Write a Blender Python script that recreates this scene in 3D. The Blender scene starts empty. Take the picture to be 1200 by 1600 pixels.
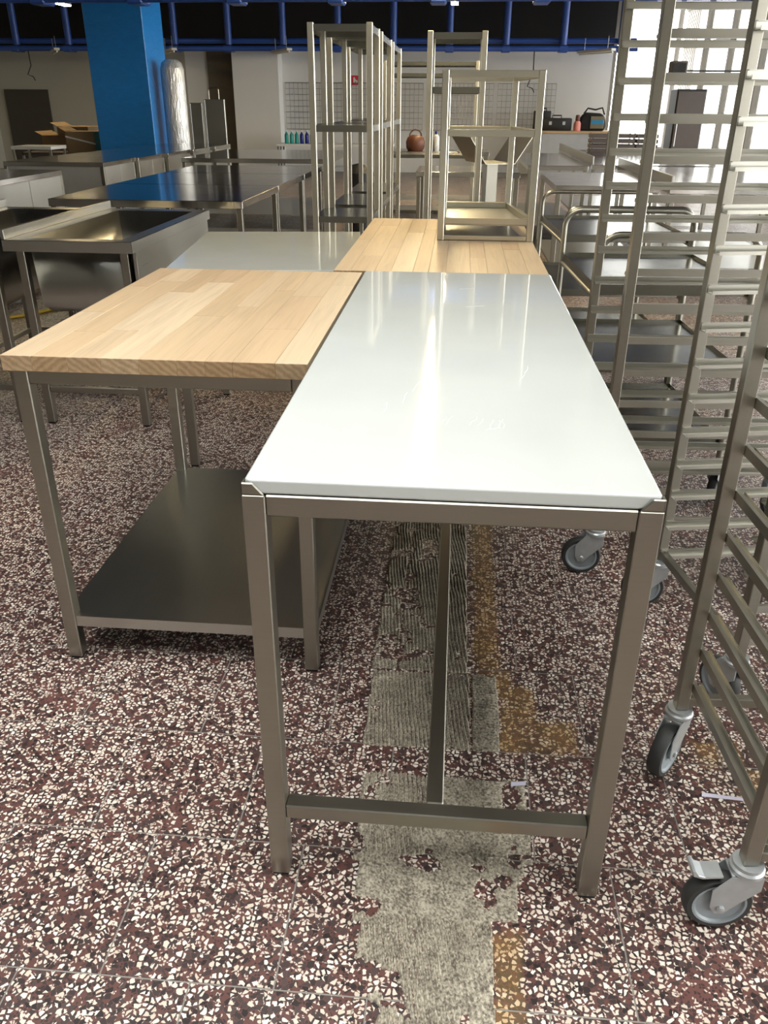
import bpy, bmesh, math, random
from mathutils import Matrix, Vector
random.seed(7)
S = bpy.context.scene
COL = S.collection
PI = math.pi

# ------------------------------------------------------------------ camera
F_PX, PITCH, ROLL, YAW = 1274.61, 0.464097, 0.005957, -0.083470
cp, sp, cy, sy, cr, sr = math.cos(PITCH), math.sin(PITCH), math.cos(YAW), math.sin(YAW), math.cos(ROLL), math.sin(ROLL)
fw = Vector((sy*cp, cy*cp, -sp)); rt = Vector((cy, -sy, 0)); up = rt.cross(fw)
r2 = cr*rt + sr*up; u2 = -sr*rt + cr*up
cam = bpy.data.cameras.new('camera'); camo = bpy.data.objects.new('camera', cam); COL.objects.link(camo)
cam.sensor_fit = 'HORIZONTAL'; cam.sensor_width = 36; cam.lens = 36*F_PX/1200; cam.clip_start = .05; cam.clip_end = 200
m = Matrix.Identity(4)
for i in range(3):
    m[i][0], m[i][1], m[i][2] = r2[i], u2[i], -fw[i]
m[0][3], m[1][3], m[2][3] = 0.344071, -1.217854, 1.512743
camo.matrix_world = m
S.camera = camo

# ------------------------------------------------------------------ world, exposure
W = bpy.data.worlds.new('sky'); S.world = W; W.use_nodes = True
bg = W.node_tree.nodes['Background']; bg.inputs[0].default_value = (1.0, 0.985, 0.96, 1); bg.inputs[1].default_value = 10.0
vs = S.view_settings
vs.view_transform = 'Standard'; vs.look = 'None'; vs.gamma = 1; vs.use_curve_mapping = False; vs.exposure = -0.14
S.cycles.use_denoising = True
S.cycles.max_bounces = 8; S.cycles.diffuse_bounces = 4; S.cycles.glossy_bounces = 5; S.cycles.transparent_max_bounces = 12
S.cycles.sample_clamp_indirect = 6.0
S.cycles.caustics_reflective = False; S.cycles.caustics_refractive = False

def portal(name, loc, rot, sx, sy_):
    l = bpy.data.lights.new(name, 'AREA'); l.shape = 'RECTANGLE'; l.size = sx; l.size_y = sy_; l.cycles.is_portal = True
    o = bpy.data.objects.new(name, l); COL.objects.link(o); o.location = loc; o.rotation_euler = rot
    return o
X0, X1, Y0, Y1, ZC = -11.2, 5.2, -5.0, 20.5, 4.0
portal('window_daylight', (X1+.14, 8.25, 1.9), (0, PI/2, 0), 3.6, 24.3)      # street-side glazing
portal('window_daylight', (4.45, Y1+.25, 2.1), (-PI/2, 0, 0), 1.4, 3.1)               # glazing at the right end of the far wall
ADDED_SKY = (-2.6, 1.8, -2.1, 1.2)                                                     # added roof light, out of view, for soft overhead light on the near half
portal('added_roof_daylight', ((ADDED_SKY[0]+ADDED_SKY[1])/2, (ADDED_SKY[2]+ADDED_SKY[3])/2, ZC+.25), (0, 0, 0), ADDED_SKY[1]-ADDED_SKY[0], ADDED_SKY[3]-ADDED_SKY[2])

# ------------------------------------------------------------------ materials
def new_mat(name):
    mt = bpy.data.materials.new(name); mt.use_nodes = True
    nt = mt.node_tree; b = nt.nodes['Principled BSDF']
    return mt, nt, b
def node(nt, typ, **kw):
    n = nt.nodes.new(typ)
    for k, v in kw.items():
        if k.startswith('i_'):
            key = k[2:]; key = int(key) if key.isdigit() else key.replace('_', ' ')
            n.inputs[key].default_value = v
        else: setattr(n, k, v)
    return n
def L(nt, a, b): nt.links.new(a, b)
def mixc(nt, fac, a, b, mode='MIX'):
    n = nt.nodes.new('ShaderNodeMix'); n.data_type = 'RGBA'; n.blend_type = mode
    for s, v in ((n.inputs[0], fac), (n.inputs[6], a), (n.inputs[7], b)):
        if isinstance(v, (int, float)): s.default_value = v
        elif isinstance(v, tuple): s.default_value = (*v[:3], 1)
        else: nt.links.new(v, s)
    return n.outputs[2]
def math_(nt, op, a, b=0.0, clamp=False):
    n = nt.nodes.new('ShaderNodeMath'); n.operation = op; n.use_clamp = clamp
    for s, v in ((n.inputs[0], a), (n.inputs[1], b)):
        if isinstance(v, (int, float)): s.default_value = v
        else: nt.links.new(v, s)
    return n.outputs[0]
def ramp(nt, src, stops, interp='LINEAR'):
    n = nt.nodes.new('ShaderNodeValToRGB'); n.color_ramp.interpolation = interp
    e = n.color_ramp.elements
    while len(e) < len(stops): e.new(.5)
    for k, (p, c) in enumerate(stops):
        e[k].position = p; e[k].color = (c, c, c, 1) if isinstance(c, (int, float)) else (*c, 1)
    L(nt, src, n.inputs[0]); return n.outputs[0]

def plain(name, col, rough=.5, metal=0.0, vary=.08, scale=6.0, bump=0.0, spec=.5):
    mt, nt, b = new_mat(name)
    tc = node(nt, 'ShaderNodeTexCoord'); nz = node(nt, 'ShaderNodeTexNoise', i_Scale=scale, i_Detail=4.0)
    L(nt, tc.outputs['Object'], nz.inputs['Vector'])
    dark = tuple(c*(1-vary*2) for c in col); light = tuple(min(1, c*(1+vary)) for c in col)
    L(nt, mixc(nt, nz.outputs['Fac'], dark, light), b.inputs['Base Color'])
    b.inputs['Roughness'].default_value = rough; b.inputs['Metallic'].default_value = metal
    b.inputs['Specular IOR Level'].default_value = spec
    if bump:
        bp = node(nt, 'ShaderNodeBump', i_Strength=bump, i_Distance=.01); L(nt, nz.outputs['Fac'], bp.inputs['Height']); L(nt, bp.outputs[0], b.inputs['Normal'])
    return mt
def steel(name, col, rough, brush=(2, 60, 60), amt=.12, aniso=0.0):
    mt, nt, b = new_mat(name)
    tc = node(nt, 'ShaderNodeTexCoord'); mp = node(nt, 'ShaderNodeMapping'); mp.inputs['Scale'].default_value = brush
    L(nt, tc.outputs['Object'], mp.inputs['Vector'])
    n1 = node(nt, 'ShaderNodeTexNoise', i_Scale=6.0, i_Detail=3.0); L(nt, mp.outputs[0], n1.inputs['Vector'])
    n2 = node(nt, 'ShaderNodeTexNoise', i_Scale=5.0, i_Detail=3.0); L(nt, tc.outputs['Object'], n2.inputs['Vector'])
    f = math_(nt, 'ADD', math_(nt, 'MULTIPLY', n1.outputs['Fac'], .6), math_(nt, 'MULTIPLY', n2.outputs['Fac'], .4))
    L(nt, mixc(nt, f, tuple(c*(1-amt) for c in col), tuple(min(1, c*(1+amt)) for c in col)), b.inputs['Base Color'])
    L(nt, math_(nt, 'ADD', math_(nt, 'MULTIPLY', f, .14), rough-.07), b.inputs['Roughness'])
    b.inputs['Metallic'].default_value = 1.0
    return mt
M = {}
M['steel'] = steel('brushed_stainless_tube', (.36, .345, .30), .32, (1.5, 25, 25), .08)
M['steel_sheet'] = steel('stainless_sheet', (.52, .515, .485), .30, (40, 2, 40), .08)
M['steel_mirror'] = steel('polished_stainless_top', (.60, .58, .56), .13, (40, 1.5, 40), .08)
M['steel_warm'] = steel('welded_stainless_frame', (.66, .63, .54), .32)
M['runner'] = steel('runner_stainless', (.56, .55, .50), .30, (1, 20, 20), .05)
M['zinc'] = plain('zinc_plated_fork', (.52, .55, .57), .34, .55, .1, 40)
M['steel_shaded'] = steel('shaded_stainless_sheet', (.30, .30, .275), .22, (30, 2, 30), .08)  # stainless copy darkened in colour for shelves in shade and dark reflection
M['tyre'] = plain('grey_rubber_tyre', (.035, .036, .036), .6)
M['hub'] = plain('grey_plastic_hub', (.30, .34, .37), .45, 0, .12, 25)
M['blackplastic'] = plain('black_plastic', (.015, .015, .016), .5)
M['blackfabric'] = plain('black_fabric', (.02, .02, .022), .9, 0, .2, 20)
M['film'] = plain('grey_protective_film', (.42, .43, .44), .45)
M['wallwhite'] = plain('white_painted_wall', (.80, .80, .80), .8, 0, .03, 1.5)
M['wallbeige'] = plain('beige_painted_wall', (.44, .42, .36), .85, 0, .08, .8)
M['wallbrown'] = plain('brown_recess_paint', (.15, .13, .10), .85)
M['unlit_opening'] = plain('unlit_opening_brown', (.06, .052, .042), .7)  # darkness of the open doorway, put into a panel colour
M['ceiling'] = plain('black_ceiling_paint', (.010, .010, .011), .9)
M['truss'] = plain('blue_truss_paint', (.035, .10, .42), .4, 0, .1, 3)
M['carton'] = plain('brown_cardboard', (.30, .20, .11), .85, 0, .1, 8)
M['whitestrap'] = plain('white_plastic_strap', (.75, .75, .72), .5)
M['teal'] = plain('teal_bottle_plastic', (.02, .32, .30), .3)
M['blueb'] = plain('deep_blue_bottle_plastic', (.01, .02, .25), .3)
M['white'] = plain('white_plastic', (.78, .78, .76), .4)
M['pink'] = plain('pink_bottle_plastic', (.80, .30, .26), .4)
M['brownbag'] = plain('brown_leather', (.16, .055, .03), .5)
M['bagblue'] = plain('bright_blue_fabric', (.03, .30, .62), .7)
M['khaki'] = plain('khaki_fabric', (.25, .22, .15), .9)
M['signred'] = plain('red_sign_face', (.75, .05, .09), .5, 0, .03)
M['plywood'] = plain('plywood_edge', (.55, .38, .22), .6)
M['pavement'] = plain('pale_pavement', (.55, .54, .52), .9, 0, .08, 2)
M['mullion'] = plain('taupe_window_frame', (.26, .24, .21), .5)
M['blind'] = plain('cream_vertical_blind', (.72, .68, .62), .8)
M['yellow'] = plain('yellow_hose', (.75, .5, .06), .5)
M['tape'] = plain('lavender_tape', (.60, .58, .72), .5)
M['fixture'] = plain('white_enamel_fixture', (.6, .6, .58), .5)
M['crate'] = plain('brown_grey_crate_plastic', (.11, .09, .085), .6)
M['stone'] = plain('pale_laminate', (.45, .47, .5), .4)
M['gap'] = plain('tile_joint_mortar', (.28, .255, .23), .9, 0, .1, 30)

# column wrapped in stretch film over blue paint
mt, nt, b = new_mat('blue_film_wrapped_column')
tc = node(nt, 'ShaderNodeTexCoord'); mp = node(nt, 'ShaderNodeMapping'); mp.inputs['Scale'].default_value = (2.5, 2.5, 9)
L(nt, tc.outputs['Object'], mp.inputs['Vector'])
nz = node(nt, 'ShaderNodeTexNoise', i_Scale=3.0, i_Detail=6.0, i_Distortion=.8); L(nt, mp.outputs[0], nz.inputs['Vector'])
L(nt, mixc(nt, nz.outputs['Fac'], (.018, .20, .60), (.03, .30, .82)), b.inputs['Base Color'])
b.inputs['Roughness'].default_value = .3
bp = node(nt, 'ShaderNodeBump', i_Strength=.35, i_Distance=.02); L(nt, nz.outputs['Fac'], bp.inputs['Height']); L(nt, bp.outputs[0], b.inputs['Normal'])
M['column'] = mt
# crinkled clear film
mt, nt, b = new_mat('crinkled_clear_film')
tc = node(nt, 'ShaderNodeTexCoord'); mp = node(nt, 'ShaderNodeMapping'); mp.inputs['Scale'].default_value = (6, 6, 1.5)
L(nt, tc.outputs['Object'], mp.inputs['Vector'])
nz = node(nt, 'ShaderNodeTexNoise', i_Scale=4.0, i_Detail=5.0, i_Distortion=1.2); L(nt, mp.outputs[0], nz.inputs['Vector'])
L(nt, mixc(nt, nz.outputs['Fac'], (.45, .46, .47), (.95, .95, .95)), b.inputs['Base Color'])
b.inputs['Roughness'].default_value = .18; b.inputs['Metallic'].default_value = .35
bp = node(nt, 'ShaderNodeBump', i_Strength=.8, i_Distance=.03); L(nt, nz.outputs['Fac'], bp.inputs['Height']); L(nt, bp.outputs[0], b.inputs['Normal'])
M['clearfilm'] = mt
# polyethylene boards
mt, nt, b = new_mat('white_polyethylene_board')
tc = node(nt, 'ShaderNodeTexCoord'); nz = node(nt, 'ShaderNodeTexNoise', i_Scale=5.0, i_Detail=3.0); L(nt, tc.outputs['Object'], nz.inputs['Vector'])
L(nt, mixc(nt, nz.outputs['Fac'], (.50, .52, .51), (.56, .58, .565)), b.inputs['Base Color'])
b.inputs['Roughness'].default_value = .055; b.inputs['Specular IOR Level'].default_value = .45
bp = node(nt, 'ShaderNodeBump', i_Strength=.012, i_Distance=.01); L(nt, nz.outputs['Fac'], bp.inputs['Height']); L(nt, bp.outputs[0], b.inputs['Normal'])
M['pe'] = mt
# butcher block staves: object colour carries the stave's own timber tone
mt, nt, b = new_mat('oak_butcher_block')
ge = node(nt, 'ShaderNodeNewGeometry'); oi = node(nt, 'ShaderNodeObjectInfo')
off = node(nt, 'ShaderNodeVectorMath', operation='ADD'); cmb = node(nt, 'ShaderNodeCombineXYZ')
rr = math_(nt, 'MULTIPLY', oi.outputs['Random'], 9.0); L(nt, rr, cmb.inputs[0]); L(nt, rr, cmb.inputs[1]); L(nt, rr, cmb.inputs[2])
L(nt, ge.outputs['Position'], off.inputs[0]); L(nt, cmb.outputs[0], off.inputs[1])
mp = node(nt, 'ShaderNodeMapping'); mp.inputs['Scale'].default_value = (34, 2.4, 34); L(nt, off.outputs[0], mp.inputs['Vector'])
n1 = node(nt, 'ShaderNodeTexNoise', i_Scale=1.0, i_Detail=5.0, i_Distortion=.6); L(nt, mp.outputs[0], n1.inputs['Vector'])
mp2 = node(nt, 'ShaderNodeMapping'); mp2.inputs['Scale'].default_value = (130, 5, 130); L(nt, off.outputs[0], mp2.inputs['Vector'])
n2 = node(nt, 'ShaderNodeTexNoise', i_Scale=1.0, i_Detail=2.0); L(nt, mp2.outputs[0], n2.inputs['Vector'])
g = math_(nt, 'ADD', math_(nt, 'MULTIPLY', n1.outputs['Fac'], .65), math_(nt, 'MULTIPLY', n2.outputs['Fac'], .35))
gr = ramp(nt, g, [(.30, .80), (.5, .97), (.72, 1.06)])
tone = mixc(nt, 1.0, oi.outputs['Color'], gr, 'MULTIPLY')
# end grain is darker than face grain
nm = node(nt, 'ShaderNodeSeparateXYZ'); L(nt, ge.outputs['Normal'], nm.inputs[0])
endf = math_(nt, 'GREATER_THAN', math_(nt, 'ABSOLUTE', nm.outputs[1]), .7)
rings = node(nt, 'ShaderNodeTexWave', wave_type='RINGS', i_Scale=20.0, i_Distortion=3.0, i_Detail=2.0)
rings.rings_direction = 'Y'; rings.inputs['Detail Scale'].default_value = 3.0; L(nt, off.outputs[0], rings.inputs['Vector'])
endc = mixc(nt, rings.outputs['Fac'], (.58, .52, .45), (.80, .74, .66))
L(nt, mixc(nt, endf, tone, mixc(nt, 1.0, tone, endc, 'MULTIPLY')), b.inputs['Base Color'])
b.inputs['Roughness'].default_value = .45; b.inputs['Specular IOR Level'].default_value = .35
M['oak'] = mt

# terrazzo
TILE, TX, TY = .342, .057, .087       # pitch and a joint crossing
mt, nt, b = new_mat('red_terrazzo')
ge = node(nt, 'ShaderNodeNewGeometry'); pos = ge.outputs['Position']
sx = node(nt, 'ShaderNodeSeparateXYZ'); L(nt, pos, sx.inputs[0])
cx = node(nt, 'ShaderNodeCombineXYZ'); L(nt, sx.outputs[0], cx.inputs[0]); L(nt, sx.outputs[1], cx.inputs[1])
wob = node(nt, 'ShaderNodeTexNoise', i_Scale=90.0, i_Detail=1.0); L(nt, cx.outputs[0], wob.inputs['Vector'])
sub = node(nt, 'ShaderNodeVectorMath', operation='SUBTRACT'); sub.inputs[1].default_value = (.5, .5, .5); L(nt, wob.outputs['Color'], sub.inputs[0])
scl = node(nt, 'ShaderNodeVectorMath', operation='SCALE'); scl.inputs['Scale'].default_value = .006; L(nt, sub.outputs[0], scl.inputs[0])
addv = node(nt, 'ShaderNodeVectorMath', operation='ADD'); L(nt, cx.outputs[0], addv.inputs[0]); L(nt, scl.outputs[0], addv.inputs[1])
def chips(scale, lo, seed):
    o = node(nt, 'ShaderNodeVectorMath', operation='ADD'); o.inputs[1].default_value = (seed, seed*1.7, 0); L(nt, addv.outputs[0], o.inputs[0])
    v = node(nt, 'ShaderNodeTexVoronoi', voronoi_dimensions='2D', feature='F1', i_Scale=scale); L(nt, o.outputs[0], v.inputs['Vector'])
    e = node(nt, 'ShaderNodeTexVoronoi', voronoi_dimensions='2D', feature='DISTANCE_TO_EDGE', i_Scale=scale); L(nt, o.outputs[0], e.inputs['Vector'])
    s = node(nt, 'ShaderNodeSeparateColor'); L(nt, v.outputs['Color'], s.inputs[0])
    inside = math_(nt, 'GREATER_THAN', e.outputs['Distance'], lo)
    return s, inside
s1, in1 = chips(86, .19, 0); s2, in2 = chips(165, .15, 3.3); s3, in3 = chips(86, .07, 7.7)
big = node(nt, 'ShaderNodeTexNoise', i_Scale=3.2, i_Detail=3.0); L(nt, cx.outputs[0], big.inputs['Vector'])
bare = ramp(nt, big.outputs['Fac'], [(.62, 0.0), (.70, 1.0)])           # red patches with few chips
matx = mixc(nt, big.outputs['Fac'], (.075, .034, .030), (.155, .070, .060))
white = mixc(nt, s1.outputs[1], (.56, .47, .38), (.82, .77, .69)); darkc = mixc(nt, s3.outputs[2], (.020, .015, .015), (.075, .05, .048))
w2 = math_(nt, 'MULTIPLY', in2, math_(nt, 'GREATER_THAN', s2.outputs[0], .74))
d2 = math_(nt, 'MULTIPLY', in2, math_(nt, 'LESS_THAN', s2.outputs[0], .30))
c = mixc(nt, d2, matx, (.04, .026, .026)); c = mixc(nt, w2, c, (.60, .52, .45))
thrw = math_(nt, 'ADD', math_(nt, 'MULTIPLY', bare, .36), .50)
thrd = math_(nt, 'SUBTRACT', .50, math_(nt, 'MULTIPLY', bare, .46))
c = mixc(nt, math_(nt, 'MULTIPLY', in3, math_(nt, 'LESS_THAN', s3.outputs[0], thrd)), c, darkc)
c = mixc(nt, math_(nt, 'MULTIPLY', in1, math_(nt, 'GREATER_THAN', s1.outputs[0], thrw)), c, white)
# ochre glue stains beside the mortar strip: soft-edged shapes lying on the floor
wn = node(nt, 'ShaderNodeTexNoise', i_Scale=14.0, i_Detail=4.0); L(nt, cx.outputs[0], wn.inputs['Vector'])
wsub = math_(nt, 'MULTIPLY', math_(nt, 'SUBTRACT', wn.outputs['Fac'], .5), .10)
wx = math_(nt, 'ADD', sx.outputs[0], math_(nt, 'MULTIPLY', wsub, .5)); wy = math_(nt, 'ADD', sx.outputs[1], wsub)
def rectm(x0, x1, y0, y1, soft=.012):
    def edge(v, a, sgn):
        n = node(nt, 'ShaderNodeMapRange', interpolation_type='SMOOTHSTEP'); L(nt, v, n.inputs[0])
        n.inputs[1].default_value = a-soft*sgn; n.inputs[2].default_value = a+soft*sgn
        return n.outputs[0]
    q = math_(nt, 'MULTIPLY', edge(wx, x0, 1), math_(nt, 'SUBTRACT', 1.0, edge(wx, x1, 1)))
    q = math_(nt, 'MULTIPLY', q, edge(wy, y0, 1))
    return math_(nt, 'MULTIPLY', q, math_(nt, 'SUBTRACT', 1.0, edge(wy, y1, 1)))
st = None
for r in ((.455, .53, .75, 1.80), (.52, .72, .43, .56), (.52, .62, .54, .70), (.475, .535, -.60, -.10), (1.02, 1.14, .43, .52), (1.10, 1.35, .33, .42), (.46, .56, .70, .77)):
    q = rectm(*r); st = q if st is None else math_(nt, 'MAXIMUM', st, q)
st = math_(nt, 'MULTIPLY', st, ramp(nt, wn.outputs['Fac'], [(.30, .45), (.6, .95)]))
c = mixc(nt, st, c, mixc(nt, .42, mixc(nt, 1.0, c, (1.05, .80, .45), 'MULTIPLY'), (.27, .18, .085)))
L(nt, c, b.inputs['Base Color'])
rn = node(nt, 'ShaderNodeTexNoise', i_Scale=4.0, i_Detail=3.0); L(nt, cx.outputs[0], rn.inputs['Vector'])
L(nt, math_(nt, 'ADD', math_(nt, 'MULTIPLY', rn.outputs['Fac'], .25), .22), b.inputs['Roughness'])
b.inputs['Specular IOR Level'].default_value = .45
M['terrazzo'] = mt
# mortar
mt, nt, b = new_mat('grey_trowelled_mortar')
ge = node(nt, 'ShaderNodeNewGeometry')
n1 = node(nt, 'ShaderNodeTexNoise', i_Scale=26.0, i_Detail=6.0); L(nt, ge.outputs['Position'], n1.inputs['Vector'])
n2 = node(nt, 'ShaderNodeTexNoise', i_Scale=170.0, i_Detail=3.0); L(nt, ge.outputs['Position'], n2.inputs['Vector'])
f = math_(nt, 'ADD', math_(nt, 'MULTIPLY', n1.outputs['Fac'], .3), math_(nt, 'MULTIPLY', n2.outputs['Fac'], .7))
L(nt, ramp(nt, f, [(.38, (.12, .10, .08)), (.49, (.30, .265, .205)), (.62, (.52, .47, .375))]), b.inputs['Base Color'])
b.inputs['Roughness'].default_value = .75
bp = node(nt, 'ShaderNodeBump', i_Strength=.9, i_Distance=.005); L(nt, f, bp.inputs['Height']); L(nt, bp.outputs[0], b.inputs['Normal'])
M['mortar'] = mt
# window glass: clear, lightly reflecting, lets daylight through
mt, nt, b = new_mat('window_glass')
out = nt.nodes['Material Output']; nt.nodes.remove(b)
tr = node(nt, 'ShaderNodeBsdfTransparent'); tr.inputs[0].default_value = (.95, .96, .95, 1)
gl = node(nt, 'ShaderNodeBsdfGlossy'); gl.inputs['Roughness'].default_value = .02
fr = node(nt, 'ShaderNodeFresnel', i_IOR=1.45); ms = node(nt, 'ShaderNodeMixShader')
L(nt, math_(nt, 'MULTIPLY', fr.outputs[0], .8), ms.inputs[0]); L(nt, tr.outputs[0], ms.inputs[1]); L(nt, gl.outputs[0], ms.inputs[2]); L(nt, ms.outputs[0], out.inputs[0])
M['glass'] = mt
def emit(name, col, s):
    mt, nt, b = new_mat(name); b.inputs['Emission Color'].default_value = (*col, 1); b.inputs['Emission Strength'].default_value = s
    b.inputs['Base Color'].default_value = (*col, 1); return mt
M['led'] = emit('warm_led_tube', (1.0, .78, .42), 85)

# ------------------------------------------------------------------ mesh tools
class MB:
    def __init__(s): s.v = []; s.f = []
    def box(s, x0, x1, y0, y1, z0, z1):
        n = len(s.v)
        s.v += [(x0,y0,z0),(x1,y0,z0),(x1,y1,z0),(x0,y1,z0),(x0,y0,z1),(x1,y0,z1),(x1,y1,z1),(x0,y1,z1)]
        s.f += [tuple(n+i for i in q) for q in ((0,3,2,1),(4,5,6,7),(0,1,5,4),(1,2,6,5),(2,3,7,6),(3,0,4,7))]
        return s
    def prism(s, poly, axis, a0, a1):
        """poly: 2-D outline; axis 'x': (y,z), 'y': (x,z), 'z': (x,y)"""
        n = len(s.v); k = len(poly)
        def P(u, w, a): return {'x': (a,u,w), 'y': (u,a,w), 'z': (u,w,a)}[axis]
        s.v += [P(u,w,a0) for u,w in poly] + [P(u,w,a1) for u,w in poly]
        s.f += [tuple(n+i for i in range(k)), tuple(n+k+i for i in reversed(range(k)))]
        s.f += [(n+i, n+k+i, n+k+(i+1)%k, n+(i+1)%k) for i in range(k)]
        return s
    def tube(s, path, r, seg=10, closed=False):
        pts = [Vector(p) for p in path]; N = len(pts); n = len(s.v); ref = None
        for i, p in enumerate(pts):
            if closed: t = (pts[(i+1)%N]-pts[i-1]).normalized()
            else: t = (pts[min(i+1,N-1)]-pts[max(i-1,0)]).normalized()
            if ref is None:
                ref = Vector((0,0,1)) if abs(t.z) < .9 else Vector((1,0,0))
            a = (ref - t*ref.dot(t)).normalized(); ref = a; bb = t.cross(a)
            for k in range(seg):
                q = p + r*(math.cos(2*PI*k/seg)*a + math.sin(2*PI*k/seg)*bb); s.v.append(tuple(q))
        for i in range(N if closed else N-1):
            j = (i+1) % N
            for k in range(seg):
                s.f.append((n+i*seg+k, n+i*seg+(k+1)%seg, n+j*seg+(k+1)%seg, n+j*seg+k))
        if not closed:
            s.f.append(tuple(n+k for k in reversed(range(seg)))); s.f.append(tuple(n+(N-1)*seg+k for k in range(seg)))
        return s
    def lathe(s, prof, seg=24, axis='z', c=(0,0,0), ring=False):
        n = len(s.v); K = len(prof)
        for r, h in prof:
            for k in range(seg):
                a = 2*PI*k/seg; u, w = r*math.cos(a), r*math.sin(a)
                q = {'z': (u,w,h), 'y': (u,h,w), 'x': (h,u,w)}[axis]
                s.v.append((q[0]+c[0], q[1]+c[1], q[2]+c[2]))
        for i in range(K-1):
            for k in range(seg):
                s.f.append((n+i*seg+k, n+i*seg+(k+1)%seg, n+(i+1)*seg+(k+1)%seg, n+(i+1)*seg+k))
        if ring:
            for k in range(seg): s.f.append((n+(K-1)*seg+k, n+(K-1)*seg+(k+1)%seg, n+(k+1)%seg, n+k))
            return s
        s.f.append(tuple(n+k for k in reversed(range(seg)))); s.f.append(tuple(n+(K-1)*seg+k for k in range(seg)))
        return s
    def mesh(s, name, mat, bevel=0, smooth=None, segs=1):
        me = bpy.data.meshes.new(name); me.from_pydata(s.v, [], s.f)
        bm = bmesh.new(); bm.from_mesh(me)
        bmesh.ops.recalc_face_normals(bm, faces=bm.faces)
        if bevel:
            ed = [e for e in bm.edges if len(e.link_faces) == 2 and e.calc_face_angle(0) > .6]
            bmesh.ops.bevel(bm, geom=ed, offset=bevel, segments=segs, affect='EDGES', profile=.5, clamp_overlap=True)
        if smooth:
            for f in bm.faces: f.smooth = True
            for e in bm.edges:
                if len(e.link_faces) == 2 and e.calc_face_angle(0) > smooth: e.smooth = False
        bm.to_mesh(me); bm.free()
        me.materials.append(M[mat])
        return me
def put(name, me, parent=None, loc=(0,0,0), rz=0.0):
    o = bpy.data.objects.new(name, me); COL.objects.link(o); o.location = loc
    if rz: o.rotation_euler = (0,0,rz)
    if parent: o.parent = parent
    return o
def thing(name, label, cat, loc=(0,0,0), rz=0.0, group=None):
    o = bpy.data.objects.new(name, None); o.empty_display_size = .1; COL.objects.link(o); o.location = loc; o.rotation_euler = (0,0,rz)
    return tag(o, label, cat, group)
def tag(o, label, cat, group=None):
    o['label'] = label; o['category'] = cat
    if group: o['group'] = group
    return o
def struct(o, label=None):
    o['kind'] = 'structure'
    if label: o['label'] = label
    return o
_cache = {}
def bar(name, mat, parent, x0, x1, y0, y1, z0, z1, bev=.0025):
    d = (round(x1-x0,4), round(y1-y0,4), round(z1-z0,4)); key = (mat, d, bev)
    if key not in _cache: _cache[key] = MB().box(0,d[0],0,d[1],0,d[2]).mesh(name, mat, bev)
    return put(name, _cache[key], parent, (x0,y0,z0))
def arc(cx, cz, r, a0, a1, n=6): return [(cx+r*math.cos(a0+(a1-a0)*i/n), cz+r*math.sin(a0+(a1-a0)*i/n)) for i in range(n+1)]

# ------------------------------------------------------------------ room
fl = struct(put('floor', MB().box(X0, X1, Y0, Y1, -.15, -.0014).mesh('floor', 'gap')), 'red and white terrazzo tile floor')
tile_me = MB().box(.0017, TILE-.0017, .0017, TILE-.0017, -.0014, 0).mesh('tile', 'terrazzo', .0005)
cells = []
jr = range(int((Y0-TY)/TILE)+1, int((Y1-TY)/TILE))
for j in jr:
    y = TY + j*TILE; ox = TX + (0 if j % 2 else TILE*.525)
    for i in range(-34, 16):
        x = ox + i*TILE
        if x > X0 and x+TILE < X1: cells.append((x, y))
def rank(c):
    dx, dy = c[0]+TILE/2-.344, c[1]+TILE/2+1.218
    ang = abs(math.atan2(dx, dy) + .083)
    return math.hypot(dx, dy) + (0 if ang < .62 and dy > .35 else 60)
cells.sort(key=rank)
for x, y in cells[:300]: put('tile', tile_me, fl, (x, y, 0))
mb = MB()
for x, y in cells[300:]: mb.box(x+.0017, x+TILE-.0017, y+.0017, y+TILE-.0017, -.0014, 0)
rest = put('tile_field', mb.mesh('tile_field', 'terrazzo'), fl); rest['kind'] = 'stuff'

WX = -6.3
struct(put('wall_back', MB().box(WX, 3.72, Y1, Y1+.2, -.1, 2.6).box(3.72, X1, Y1, Y1+.2, -.1, .55).mesh('wall_back', 'wallwhite')), 'white far wall of the showroom')
struct(put('wall_back_beige', MB().box(X0, WX, Y1, Y1+.2, -.1, 2.6).mesh('wall_back_beige', 'wallbeige')), 'beige part of the far wall')
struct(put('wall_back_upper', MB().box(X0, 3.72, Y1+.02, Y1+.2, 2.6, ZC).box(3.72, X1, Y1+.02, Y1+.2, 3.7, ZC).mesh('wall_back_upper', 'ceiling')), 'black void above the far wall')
struct(put('wall_left', MB().box(X0-.2, X0, Y0, Y1, -.1, ZC).mesh('wall_left', 'wallbeige')), 'beige left wall')
a, bq, c, d = ADDED_SKY
struct(put('ceiling', MB().box(X0-.2, a, Y0-.2, Y1+.2, ZC, ZC+.2).box(bq, X1+.2, Y0-.2, Y1+.2, ZC, ZC+.2).box(a, bq, Y0-.2, c, ZC, ZC+.2).box(a, bq, d, Y1+.2, ZC, ZC+.2).mesh('ceiling', 'ceiling')), 'black painted ceiling')
for k in range(4):  # frames and panes of the roof light put in as overhead source
    w = (bq-a)/4; x = a+k*w
    o = struct(put('window_%d' % (20+k), MB().box(x, x+.05, c, d, ZC+.05, ZC+.15).box(x+w-.05, x+w, c, d, ZC+.05, ZC+.15).mesh('window', 'mullion')), 'frame of the added, unseen roof light')
    put('pane', MB().box(x+.05, x+w-.05, c, d, ZC+.1, ZC+.108).mesh('pane', 'glass'), o)
struct(put('trim_1', MB().box(-5.04, -3.96, Y1-.5, Y1, 0, 2.6).mesh('trim_1', 'wallwhite')), 'white wall pillar')
struct(put('trim_2', MB().box(-5.75, -5.06, Y1-.06, Y1, 0, 2.6).mesh('trim_2', 'wallbrown')), 'dark brown wall recess')
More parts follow.
